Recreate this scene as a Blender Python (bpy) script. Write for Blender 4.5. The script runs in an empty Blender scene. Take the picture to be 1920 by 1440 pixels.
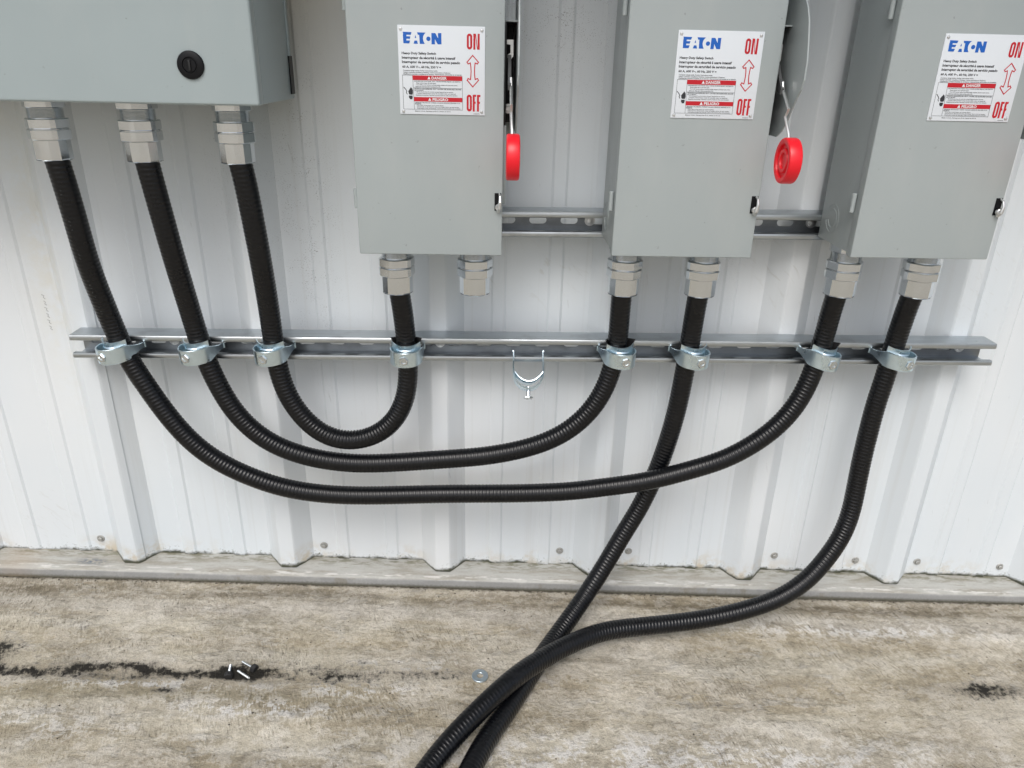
import bpy, math, random
from mathutils import Vector, Matrix, noise as mnoise
random.seed(7)
scene = bpy.context.scene
COL = scene.collection
R = math.radians
PI = math.pi

# ---------------------------------------------------------------- camera, sky, sun, exposure
cd = bpy.data.cameras.new('camera'); cam = bpy.data.objects.new('camera', cd); COL.objects.link(cam)
right = Vector((0.99954742, -0.02180958, 0.0207193)); up = Vector((-0.01030737, 0.39876165, 0.91699667)); fwd = Vector((0.02826137, 0.91679523, -0.39835638))
m = Matrix((right, up, -fwd)).transposed().to_4x4(); m.translation = Vector((0.0, -1.25112, 0.42964))
cam.matrix_world = m
cd.sensor_width = 36; cd.lens = 1395.97 / 1920 * 36; cd.clip_start = 0.02; cd.clip_end = 500
scene.camera = cam
scene.render.resolution_x = 1024; scene.render.resolution_y = 768

SUN_EL, SUN_AZ = 52.0, -168.0        # azimuth from +Y, clockwise; the sky is behind the photographer
w = bpy.data.worlds.new('World'); scene.world = w; w.use_nodes = True
nt = w.node_tree; nt.nodes.clear()
sky = nt.nodes.new('ShaderNodeTexSky'); sky.sky_type = 'NISHITA'; sky.sun_disc = False
sky.sun_elevation = R(SUN_EL); sky.sun_rotation = R(SUN_AZ); sky.air_density = 1.0; sky.dust_density = 4.0; sky.ozone_density = 1.0
hs = nt.nodes.new('ShaderNodeHueSaturation'); hs.inputs['Saturation'].default_value = 0.58
bg = nt.nodes.new('ShaderNodeBackground'); bg.inputs['Strength'].default_value = 0.135
wo = nt.nodes.new('ShaderNodeOutputWorld')
nt.links.new(sky.outputs[0], hs.inputs['Color']); nt.links.new(hs.outputs[0], bg.inputs['Color']); nt.links.new(bg.outputs[0], wo.inputs['Surface'])
sl = bpy.data.lights.new('sun', 'SUN'); sl.energy = 1.15; sl.angle = R(30); sl.color = (1.0, 0.99, 0.975)
sun = bpy.data.objects.new('sun', sl); COL.objects.link(sun)
sd = Vector((math.sin(R(SUN_AZ)) * math.cos(R(SUN_EL)), math.cos(R(SUN_AZ)) * math.cos(R(SUN_EL)), math.sin(R(SUN_EL))))
sun.rotation_euler = sd.to_track_quat('Z', 'Y').to_euler()
vs = scene.view_settings
vs.view_transform = 'Standard'; vs.look = 'None'; vs.gamma = 1.0; vs.exposure = 0.18
try: vs.use_curve_mapping = False
except Exception: pass

# ---------------------------------------------------------------- node helper
class S:
    """a socket with arithmetic"""
    def __init__(s, t, o): s.t, s.o = t, o
    def _m(s, op, b=None, c=None, clamp=False):
        n = s.t.nodes.new('ShaderNodeMath'); n.operation = op; n.use_clamp = clamp
        for i, v in enumerate((s, b, c)):
            if v is None: continue
            if isinstance(v, S): s.t.links.new(v.o, n.inputs[i])
            else: n.inputs[i].default_value = v
        return S(s.t, n.outputs[0])
    def __add__(s, b): return s._m('ADD', b)
    __radd__ = __add__
    def __sub__(s, b): return s._m('SUBTRACT', b)
    def __rsub__(s, b): return (s * -1) + b
    def __mul__(s, b): return s._m('MULTIPLY', b)
    __rmul__ = __mul__
    def __truediv__(s, b): return s._m('DIVIDE', b)
    def pw(s, b): return s._m('POWER', b)
    def abs(s): return s._m('ABSOLUTE')
    def exp(s): return s._m('EXPONENT')
    def clamp(s): return s._m('ADD', 0.0, clamp=True)
    def step(s, a, b):               # smoothstep a->b (a may exceed b)
        n = s.t.nodes.new('ShaderNodeMapRange'); n.interpolation_type = 'SMOOTHSTEP'
        inv = a > b
        s.t.links.new(s.o, n.inputs['Value'])
        n.inputs['From Min'].default_value = min(a, b); n.inputs['From Max'].default_value = max(a, b)
        n.inputs['To Min'].default_value = 1.0 if inv else 0.0; n.inputs['To Max'].default_value = 0.0 if inv else 1.0
        return S(s.t, n.outputs[0])

class Mat:
    def __init__(s, name):
        s.m = bpy.data.materials.new(name); s.m.use_nodes = True; s.t = s.m.node_tree
        s.b = s.t.nodes['Principled BSDF']
    def xyz(s, kind='world'):
        if kind == 'world':
            g = s.t.nodes.new('ShaderNodeNewGeometry'); v = g.outputs['Position']
        else:
            g = s.t.nodes.new('ShaderNodeTexCoord'); v = g.outputs['Object']
        sp = s.t.nodes.new('ShaderNodeSeparateXYZ'); s.t.links.new(v, sp.inputs[0])
        return [S(s.t, sp.outputs[i]) for i in range(3)]
    def vec(s, x, y, z):
        n = s.t.nodes.new('ShaderNodeCombineXYZ')
        for i, v in enumerate((x, y, z)):
            if isinstance(v, S): s.t.links.new(v.o, n.inputs[i])
            else: n.inputs[i].default_value = v
        return n.outputs[0]
    def noise(s, v, scale=1.0, detail=4, rough=0.55, dist=0.0):
        n = s.t.nodes.new('ShaderNodeTexNoise'); s.t.links.new(v, n.inputs['Vector'])
        n.inputs['Scale'].default_value = scale; n.inputs['Detail'].default_value = detail; n.inputs['Roughness'].default_value = rough; n.inputs['Distortion'].default_value = dist
        return S(s.t, n.outputs[0])
    def voro(s, v, scale=1.0):
        n = s.t.nodes.new('ShaderNodeTexVoronoi'); s.t.links.new(v, n.inputs['Vector']); n.inputs['Scale'].default_value = scale
        return S(s.t, n.outputs['Distance'])
    def mix(s, f, a, b, mode='MIX'):
        n = s.t.nodes.new('ShaderNodeMix'); n.data_type = 'RGBA'; n.blend_type = mode
        if isinstance(f, S): s.t.links.new(f.o, n.inputs[0])
        else: n.inputs[0].default_value = f
        for i, v in ((6, a), (7, b)):
            if isinstance(v, S): s.t.links.new(v.o, n.inputs[i])
            else: n.inputs[i].default_value = (*v, 1)
        return S(s.t, n.outputs[2])
    def val(s, c, f):                # colour * scalar
        g = s.t.nodes.new('ShaderNodeCombineColor')
        for i in range(3): s.t.links.new(f.o, g.inputs[i])
        return s.mix(1.0, c, S(s.t, g.outputs[0]), 'MULTIPLY')
    def gauss(s, a, b, ca, cb, ra, rb):
        u = (a - ca) / ra; v = (b - cb) / rb
        return ((u * u + v * v) * -1.0).exp()
    def set(s, key, v):
        if isinstance(v, S): s.t.links.new(v.o, s.b.inputs[key])
        elif isinstance(v, tuple): s.b.inputs[key].default_value = (*v, 1)
        else: s.b.inputs[key].default_value = v
    def bump(s, h, strength=0.3, dist=0.001):
        n = s.t.nodes.new('ShaderNodeBump'); s.t.links.new(h.o, n.inputs['Height'])
        n.inputs['Strength'].default_value = strength; n.inputs['Distance'].default_value = dist
        s.t.links.new(n.outputs[0], s.b.inputs['Normal'])

def simple(name, col, rough=0.5, metal=0.0, nscale=60, namp=0.1, bump=0.0, spec=None, rvar=0.0, stretch=(1, 1, 1)):
    M = Mat(name); x, y, z = M.xyz('object')
    v = M.vec(x * stretch[0], y * stretch[1], z * stretch[2])
    n = M.noise(v, nscale, 5)
    M.set('Base Color', M.val(col, n * (2 * namp) + (1 - namp)))
    M.set('Metallic', metal)
    M.set('Roughness', (n * (2 * rvar) + (rough - rvar)) if rvar else rough)
    if spec is not None: M.b.inputs['Specular IOR Level'].default_value = spec
    if bump: M.bump(M.noise(v, nscale * 2.5, 4), bump, 0.0006)
    return M.m

# ---------------------------------------------------------------- mesh builder
class MB:
    def __init__(s): s.v = []; s.f = []; s.sm = []; s.mi = []
    def add(s, vs, fs, smooth=False, mi=0):
        o = len(s.v); s.v += [tuple(p) for p in vs]
        for f in fs: s.f.append(tuple(i + o for i in f)); s.sm.append(smooth); s.mi.append(mi)
    def box(s, x0, x1, y0, y1, z0, z1, bev=0.0, mi=0, M=None):
        if bev <= 0:
            vs = [(x, y, z) for x in (x0, x1) for y in (y0, y1) for z in (z0, z1)]
            fs = [(0, 1, 3, 2), (4, 6, 7, 5), (0, 4, 5, 1), (2, 3, 7, 6), (0, 2, 6, 4), (1, 5, 7, 3)]
            if M: vs = [M @ Vector(p) for p in vs]
            s.add(vs, fs, False, mi); return
        import bmesh
        bm = bmesh.new(); bmesh.ops.create_cube(bm, size=1.0)
        for v in bm.verts: v.co = Vector(((x0 + x1) / 2 + v.co.x * (x1 - x0), (y0 + y1) / 2 + v.co.y * (y1 - y0), (z0 + z1) / 2 + v.co.z * (z1 - z0)))
        bmesh.ops.bevel(bm, geom=bm.edges[:], offset=bev, segments=3, profile=0.5, affect='EDGES')
        bm.verts.index_update()
        vs = [v.co.copy() for v in bm.verts]
        if M: vs = [M @ p for p in vs]
        s.add(vs, [[v.index for v in f.verts] for f in bm.faces], True, mi); bm.free()
    def lathe(s, prof, n=32, axis='Z', c=(0, 0, 0), smooth=True, ang0=0.0, radii=None, mi=0, M=None, cap=False):
        """prof: (r, h) list revolved about axis through c; radii: per-angle multiplier"""
        vs = []
        for r, h in prof:
            for k in range(n):
                a = ang0 + 2 * PI * k / n; q = r * (radii[k] if radii else 1)
                u, v = q * math.cos(a), q * math.sin(a)
                p = {'Z': (u, v, h), 'X': (h, u, v), 'Y': (u, h, v)}[axis]
                vs.append(Vector(p) + Vector(c))
        fs = []
        for i in range(len(prof) - 1):
            for k in range(n):
                k2 = (k + 1) % n; fs.append((i * n + k, i * n + k2, (i + 1) * n + k2, (i + 1) * n + k))
        if cap: fs.append(tuple(range(n))); fs.append(tuple((len(prof) - 1) * n + k for k in range(n)))
        if M: vs = [M @ p for p in vs]
        s.add(vs, fs, smooth, mi)
    def prism(s, pts, axis, a, b, mi=0, smooth=False):
        """closed outline pts (u,v) extruded along axis from a to b"""
        def P(u, v, h): return {'X': (h, u, v), 'Y': (u, h, v), 'Z': (u, v, h)}[axis]
        n = len(pts); vs = [P(u, v, a) for u, v in pts] + [P(u, v, b) for u, v in pts]
        s.add(vs, [(k, (k + 1) % n, n + (k + 1) % n, n + k) for k in range(n)], smooth, mi)
        s.add(vs, [tuple(range(n)), tuple(range(2 * n - 1, n - 1, -1))], False, mi)
    def tube(s, pts, r, n=10, mi=0, closed=False):
        pts = [Vector(p) for p in pts]; N = len(pts); vs = []
        T = [(pts[min(i + 1, N - 1)] - pts[max(i - 1, 0)]).normalized() for i in range(N)]
        nrm = T[0].orthogonal().normalized()
        for i in range(N):
            nrm = (nrm - T[i] * nrm.dot(T[i])).normalized(); b = T[i].cross(nrm)
            rr = r[i] if isinstance(r, (list, tuple)) else r
            for k in range(n):
                a = 2 * PI * k / n; vs.append(pts[i] + (nrm * math.cos(a) + b * math.sin(a)) * rr)
        fs = [(i * n + k, i * n + (k + 1) % n, (i + 1) * n + (k + 1) % n, (i + 1) * n + k) for i in range(N - 1) for k in range(n)]
        fs += [tuple(range(n - 1, -1, -1)), tuple((N - 1) * n + k for k in range(n))]
        s.add(vs, fs, True, mi)
    def build(s, name, mats, parent=None, loc=None, fix=True, sharp=24):
        me = bpy.data.meshes.new(name); me.from_pydata(s.v, [], s.f)
        if not isinstance(mats, (list, tuple)): mats = [mats]
        for mm in mats: me.materials.append(mm)
        me.polygons.foreach_set('use_smooth', s.sm); me.polygons.foreach_set('material_index', s.mi)
        me.update()
        if fix:
            import bmesh
            bm = bmesh.new(); bm.from_mesh(me); bmesh.ops.recalc_face_normals(bm, faces=bm.faces[:])
            for e in bm.edges:
                if len(e.link_faces) == 2 and e.calc_face_angle(0) > R(sharp): e.smooth = False
            bm.to_mesh(me); bm.free()
        o = bpy.data.objects.new(name, me); COL.objects.link(o)
        if parent: o.parent = parent
        if loc: o.location = loc
        return o

def tag(o, label=None, cat=None, group=None, kind=None):
    if label: o['label'] = label
    if cat: o['category'] = cat
    if group: o['group'] = group
    if kind: o['kind'] = kind
    return o
def empty(name, loc, label=None, cat=None, group=None, rot=(0, 0, 0)):
    o = bpy.data.objects.new(name, None); COL.objects.link(o); o.location = loc; o.rotation_euler = rot
    o.empty_display_size = 0.05
    return tag(o, label, cat, group)
def copy_tree(o, parent=None):
    kids = [c for c in bpy.data.objects if c.parent == o]
    c = o.copy(); COL.objects.link(c)
    if parent: c.parent = parent
    for k in kids: copy_tree(k, c)
    return c

# ---------------------------------------------------------------- dimensions (metres)
RX0, PITCH, RIB = -0.744, 0.3048, 0.032         # first big rib, rib pitch, rib height of the wall sheets
def zb(x): return -0.5124 - 0.0301 * x          # bottom edge of the sheets (the roof falls to the right)
def zg(x): return -0.5365 - 0.0315 * x          # concrete
SR = 0.0026                                     # the channels run a hair out of level
YS0, YS1 = -0.0335, -0.0748                     # back and mouth of the channels
SW, SD, SH = 0.2019, 0.1257, 0.44               # switch box

# ---------------------------------------------------------------- materials
def wall_material():
    M = Mat('white_painted_steel'); x, y, z = M.xyz()
    p = M.vec(x, y, z)
    big = M.noise(M.vec(x * 3.0, 0.0, z * 1.4), 1.0, 3)
    grime = M.noise(p, 26, 6, 0.65)
    fine = M.noise(p, 260, 3, 0.6)
    d = z + x * 0.0301 + 0.5124                     # height above the sheet's bottom edge
    col = M.mix(big.step(0.3, 0.75), (0.66, 0.715, 0.755), (0.725, 0.755, 0.775))
    # beige-tinted areas high on the sheets
    b1 = M.gauss(x, z, -0.33, 0.66, 0.14, 0.26)
    b2 = M.gauss(x, z, -0.75, 0.12, 0.035, 0.22)
    col = M.mix((b1 * 1.0).clamp(), col, (0.56, 0.50, 0.38))
    col = M.mix((b2 * (grime.step(0.35, 0.6)) * 0.5).clamp(), col, (0.66, 0.64, 0.55))
    # rising stain and rust-yellow rim at the bottom edge
    st = d.step(0.055, 0.0) * grime.step(0.42, 0.62) * M.noise(M.vec(x * 5, 0.0, 3.0), 1.0, 2).step(0.40, 0.62)
    col = M.mix((st * 0.75).clamp(), col, (0.50, 0.40, 0.24))
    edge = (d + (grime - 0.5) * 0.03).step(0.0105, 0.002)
    col = M.mix((edge * 0.97).clamp(), col, (0.045, 0.047, 0.025))  # moss rim, darkened to paint in the shadow line below the sheets
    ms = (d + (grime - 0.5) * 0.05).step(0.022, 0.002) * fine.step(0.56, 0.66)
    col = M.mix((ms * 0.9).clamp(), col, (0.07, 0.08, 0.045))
    # black mildew specks in patches
    reg = M.gauss(x, z, 0.10, 0.52, 0.10, 0.13) + M.gauss(x, z, -0.31, 0.20, 0.05, 0.24) + M.gauss(x, z, -0.43, 0.27, 0.03, 0.12) * 0.6 + M.gauss(x, z, 0.40, 0.35, 0.04, 0.2) * 0.8 + M.gauss(x, z, -0.57, 0.02, 0.30, 0.3) * 0.12
    spk = M.noise(p, 560, 2, 0.5).step(0.60, 0.68) * (M.noise(p, 40, 3)).step(0.40, 0.60)
    col = M.mix((spk * reg * 0.8).clamp(), col, (0.12, 0.12, 0.11))
    # hand smudges and scuffs
    sm = M.gauss(x, z, 0.10, 0.10, 0.07, 0.06) + M.gauss(x, z, 0.50, 0.10, 0.05, 0.07) + M.gauss(x, z, 0.86, 0.10, 0.04, 0.12) + M.gauss(x, z, -0.86, -0.40, 0.05, 0.06) + M.gauss(x, z, -0.40, 0.12, 0.05, 0.05) * 0.7 + M.gauss(x, z, -0.01, 0.08, 0.02, 0.02)
    sc = M.noise(M.vec(x * 70 + z * 60, y, z * 34), 1.0, 5, 0.6, 0.6).step(0.57, 0.66)
    col = M.mix((sm * sc * 0.22).clamp(), col, (0.36, 0.34, 0.27))
    scr = M.noise(M.vec(x * 160 + z * 30, y, z * 9), 1.0, 3, 0.5, 0.3).step(0.70, 0.735)
    col = M.mix((scr * grime.step(0.5, 0.6) * 0.35).clamp(), col, (0.35, 0.36, 0.36))
    # faint vertical run-off streaks
    run = M.noise(M.vec(x * 70, y * 10, z * 1.1), 1.0, 4, 0.6).step(0.52, 0.78)
    col = M.mix((run * 0.16).clamp(), col, (0.42, 0.41, 0.36))
    M.set('Base Color', col); M.set('Roughness', grime * 0.2 + 0.36)
    M.bump(M.noise(M.vec(x * 9, y, z * 3.2), 1.0, 2) * 1.0 + fine * 0.012, 0.25, 0.006)
    return M.m

def ground_material():
    M = Mat('weathered_concrete'); x, y, z = M.xyz()
    wob = M.noise(M.vec(x * 4, y * 4, 0.0), 1.0, 3)
    yy = y + (wob - 0.5) * 0.05
    p = M.vec(x, y, 0.0)
    band = M.noise(M.vec(x * 1.6 + 3.1, yy * 15.0, 0.0), 1.0, 4, 0.6)
    blot = M.noise(M.vec(x * 7, y * 14, 1.7), 1.0, 6, 0.65)
    # brushed / trowelled strokes, leaning
    wx = x + (M.noise(M.vec(x * 5, y * 5, 7.0), 1.0, 2, 0.5) - 0.5) * 0.05
    wy = y + (M.noise(M.vec(x * 5, y * 5, 8.0), 1.0, 2, 0.5) - 0.5) * 0.05
    s1 = M.noise(M.vec((wx + wy * 0.36) * 300, (wy - wx * 0.2) * 62, 0.0), 1.0, 3, 0.6, 0.2)
    s2 = M.noise(M.vec((wx - wy * 0.7) * 160, (wy + wx * 0.5) * 260, 4.0), 1.0, 3, 0.6, 0.2)
    grain = M.noise(p, 560, 3, 0.7); mid = M.noise(p, 70, 8, 0.78); lump = M.noise(M.vec(x, y * 1.5, 2.0), 24, 8, 0.72)
    hi = M.noise(M.vec(x * 1.0, y * 1.0, 6.0), 95, 5, 0.75)
    fr = M.noise(M.vec(x * 6, y * 9, 11.0), 1.0, 11, 0.72)                 # broad-spectrum mottling
    fr2 = M.noise(M.vec(x * 20, y * 28, 12.0), 1.0, 9, 0.70)
    col = M.mix((band * 0.7 + fr * 0.3).step(0.41, 0.60), (0.435, 0.380, 0.280), (0.565, 0.52, 0.425))
    # thin skins of cement, worn through with ragged edges
    sk1 = M.noise(M.vec(x * 2.6 + 5, y * 6, 9.0), 1.0, 11, 0.66).step(0.485, 0.515)
    sk2 = M.noise(M.vec(x * 8 + 2, y * 16, 19.0), 1.0, 10, 0.68).step(0.535, 0.56)
    sk3 = M.noise(M.vec(x * 13 + 7, y * 26, 29.0), 1.0, 9, 0.70).step(0.585, 0.61)
    col = M.mix((sk1 * 0.40).clamp(), col, (0.58, 0.54, 0.47))
    col = M.mix((sk2 * 0.26).clamp(), col, (0.31, 0.262, 0.178))
    col = M.mix((sk3 * 0.40).clamp(), col, (0.60, 0.575, 0.53))
    # damp brown band along the foot of the wall and an olive one further out
    t = yy + (lump - 0.5) * 0.035
    b1 = ((t + 0.083) / 0.026); b1 = ((b1 * b1) * -1).exp()
    col = M.mix((b1 * 0.85 * M.noise(M.vec(x * 3, y * 30, 0.0), 1.0, 5).step(0.30, 0.6)).clamp(), col, (0.205, 0.172, 0.118))
    b2 = ((t + 0.128) / 0.022); b2 = ((b2 * b2) * -1).exp()
    col = M.mix((b2 * 0.6).clamp(), col, (0.50, 0.465, 0.41))
    b3 = ((t + 0.335) / 0.018); b3 = ((b3 * b3) * -1).exp() * x.step(-0.1, -0.4)
    col = M.mix((b3 * 0.6).clamp(), col, (0.25, 0.215, 0.13))
    # pale lime patches, broken up by the strokes
    pale = M.gauss(x, y, -0.37, -0.362, 0.12, 0.016) + M.gauss(x, y, -0.21, -0.318, 0.08, 0.014) + M.gauss(x, y, -0.14, -0.262, 0.08, 0.012) + M.gauss(x, y, -0.52, -0.315, 0.16, 0.009) * 0.9 + M.gauss(x, y, 0.72, -0.145, 0.25, 0.018) * 0.8 + M.gauss(x, y, 0.3, -0.44, 0.5, 0.04) * 0.7 + M.gauss(x, y, -0.75, -0.40, 0.2, 0.03) * 0.5 + 0.18
    crust = (s1 * 0.25 + hi * 0.45 + fr2 * 0.9)
    col = M.mix((pale * crust.step(0.78, 0.87) * 1.25).clamp(), col, (0.66, 0.64, 0.605))
    # black mould: a crack line, a brushed patch and small islands
    ln = yy + 0.288 - (M.noise(M.vec(x * 9, 0.0, 2.0), 1.0, 3) - 0.5) * 0.05 + (lump - 0.5) * 0.03
    wln = ((ln / 0.0095) * (ln / 0.0095) * -1.0).exp() * 0.70 * x.step(-0.33, -0.40) * (M.noise(M.vec(x * 12, 0.0, 5.0), 1.0, 3).step(0.40, 0.56) * 0.55 + 0.45)
    halo = ((ln / 0.024) * (ln / 0.024) * -1.0).exp() * x.step(-0.30, -0.40) * 0.40
    patch = M.gauss(x, y, -0.26, -0.288, 0.10, 0.030) * 0.74 + M.gauss(x, y, -0.08, -0.283, 0.09, 0.015) * 0.66 + M.gauss(x, y, 0.868, -0.290, 0.070, 0.020) * 1.1 + M.gauss(x, y, -0.845, -0.250, 0.055, 0.030) * 1.0 + M.gauss(x, y, 0.52, -0.285, 0.06, 0.010) * 0.42 + M.gauss(x, y, 0.36, -0.335, 0.06, 0.008) * 0.42 + M.gauss(x, y, -0.62, -0.300, 0.07, 0.015) * 0.5 + M.gauss(x, y, -0.43, -0.288, 0.05, 0.015) * 0.7 + M.gauss(x, y, -0.53, -0.328, 0.025, 0.007) * 0.8 + M.gauss(x, y, -0.18, -0.355, 0.05, 0.01) * 0.35
    msk = wln + patch + halo + (hi - 0.5) * 2.6 + (fr2 - 0.5) * 2.1 + (s1 - 0.5) * 0.8 + (grain - 0.5) * 0.4
    dark = msk.step(0.54, 1.10)
    dust = msk.step(0.26, 0.66) * 0.55
    col = M.mix(dust.clamp(), col, (0.17, 0.155, 0.125))
    col = M.mix((dark * 0.95).clamp(), col, (0.009, 0.0085, 0.0075))
    # short dark strokes and small pits
    sm_ = M.noise(M.vec(x * 4, y * 7, 33.0), 1.0, 5, 0.65).step(0.47, 0.60)
    stk = s1.step(0.40, 0.32) * sm_
    col = M.mix((stk * 0.6).clamp(), col, (0.12, 0.105, 0.08))
    pit = M.noise(M.vec(x, y * 1.3, 3.0), 150, 3, 0.6).step(0.655, 0.71) * M.noise(p, 14, 3).step(0.42, 0.58)
    col = M.mix((pit * 0.8).clamp(), col, (0.07, 0.06, 0.045))
    # grime in the corner under the wall
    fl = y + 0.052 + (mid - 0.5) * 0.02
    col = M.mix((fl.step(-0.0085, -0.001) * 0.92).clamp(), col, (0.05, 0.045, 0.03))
    tone = (s1 - 0.5) * (sm_ * 0.65 + 0.2) + (s2 - 0.5) * (sm_ * -0.35 + 0.5) + (hi - 0.5) * 1.1 + (grain - 0.5) * 1.0 + (fr - 0.5) * 0.9 + (fr2 - 0.5) * 0.9 + 0.95
    col = M.val(col, tone)
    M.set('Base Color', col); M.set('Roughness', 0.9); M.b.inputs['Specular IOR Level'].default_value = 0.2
    M.bump(s1 * (sm_ * 0.7 + 0.2) + hi * 1.3 + grain * 0.5 + fr2 * 2.2 + sk1 * 0.35 - sk2 * 0.3 + sk3 * 0.3 - dark * 0.5, 1.0, 0.0028)
    return M.m

def flashing_material():
    M = Mat('sealed_metal_flashing'); x, y, z = M.xyz()
    p = M.vec(x, y, z)
    n = M.noise(M.vec(x * 8, y * 60, z * 60), 1.0, 5, 0.65); f = M.noise(p, 240, 4, 0.65)
    lip = y.step(-0.0505, -0.0525)
    col = M.mix(n.step(0.4, 0.68), (0.42, 0.42, 0.395), (0.31, 0.295, 0.255))
    col = M.mix(lip, col, (0.27, 0.275, 0.272))
    seal = M.noise(M.vec(x * 26, y * 160, 2.0), 1.0, 4).step(0.52, 0.6) * ((((y + 0.045) / 0.005) * ((y + 0.045) / 0.005)) * -1.0).exp()
    col = M.mix((seal * 0.75).clamp(), col, (0.66, 0.65, 0.62))
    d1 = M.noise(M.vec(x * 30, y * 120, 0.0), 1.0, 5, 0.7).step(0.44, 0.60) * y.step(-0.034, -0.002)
    col = M.mix((d1 * 0.8).clamp(), col, (0.13, 0.125, 0.07))  # dirt, with the shade under the sheets painted in
    d2 = M.noise(M.vec(x * 18, y * 160, 6.0), 1.0, 5, 0.7).step(0.56, 0.68)
    col = M.mix((d2 * 0.5).clamp(), col, (0.20, 0.18, 0.13))
    sm = M.gauss(x, y, -0.78, -0.032, 0.028, 0.008) * M.noise(M.vec(x * 100, y * 260, 0.0), 1.0, 3).step(0.42, 0.55)
    col = M.mix(sm.clamp(), col, (0.13, 0.15, 0.18))
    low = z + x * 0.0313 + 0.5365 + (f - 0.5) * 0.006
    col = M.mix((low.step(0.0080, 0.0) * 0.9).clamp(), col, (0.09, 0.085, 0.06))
    sid = M.gauss(x, y, -0.92, -0.03, 0.04, 0.04)
    col = M.mix((sid * 0.35).clamp(), col, (0.34, 0.25, 0.16))
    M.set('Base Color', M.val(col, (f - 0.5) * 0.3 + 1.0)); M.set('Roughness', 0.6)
    M.bump(n * 0.6 + f * 0.3, 0.4, 0.0012)
    return M.m

def paint(name, col, rough=0.34, scale=1.0):
    M = Mat(name); x, y, z = M.xyz('object'); p = M.vec(x, y, z)
    a = M.noise(p, 5, 3); f = M.noise(p, 900, 2, 0.5)
    c = M.val(col, (a - 0.5) * 0.10 + 1.0)
    sp = M.noise(p, 110, 3, 0.55).step(0.70, 0.74)
    c = M.mix((sp * 0.45).clamp(), c, (0.16, 0.17, 0.17))
    dst = M.noise(M.vec(x * 8, y * 8, z * 3), 1.0, 5, 0.65).step(0.50, 0.75)
    c = M.mix((dst * 0.12).clamp(), c, (0.55, 0.55, 0.52))
    M.set('Base Color', c); M.set('Roughness', (dst * 0.12) + (a - 0.5) * 0.25 + rough)
    M.bump(f * 0.35 + M.noise(p, 7, 2) * 8.0, 0.12, 0.001)
    return M.m

def conduit_material():
    M = Mat('black_pvc_jacket'); x, y, z = M.xyz('object'); p = M.vec(x, y, z)
    n = M.noise(p, 40, 5, 0.6); f = M.noise(p, 350, 3)
    du = M.noise(p, 9, 6, 0.7).step(0.52, 0.74) * M.noise(p, 160, 4, 0.6).step(0.42, 0.6)
    c = M.mix((du * 0.30).clamp(), (0.0028, 0.0032, 0.0044), (0.026, 0.028, 0.033))
    M.set('Base Color', c); M.set('Roughness', n * 0.14 + 0.22)
    M.b.inputs['Specular IOR Level'].default_value = 0.38
    M.bump(f, 0.08, 0.0004)
    return M.m

def metal(name, col, rough, streak=(1, 1, 1), scale=60, var=0.12, dirt=0.0, dirtcol=(0.1, 0.1, 0.1), met=1.0):
    M = Mat(name); x, y, z = M.xyz('object')
    v = M.vec(x * streak[0], y * streak[1], z * streak[2])
    n = M.noise(v, scale, 5, 0.6); b = M.noise(M.vec(x, y, z), 24, 4)
    c = M.val(col, (n - 0.5) * var * 2 + 1.0)
    if dirt: c = M.mix((b.step(0.5, 0.72) * dirt).clamp(), c, dirtcol)
    M.set('Base Color', c); M.set('Metallic', met); M.set('Roughness', (n - 0.5) * 0.2 + (b - 0.5) * 0.25 + rough)
    M.bump(n, 0.05, 0.0005)
    return M.m

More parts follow.
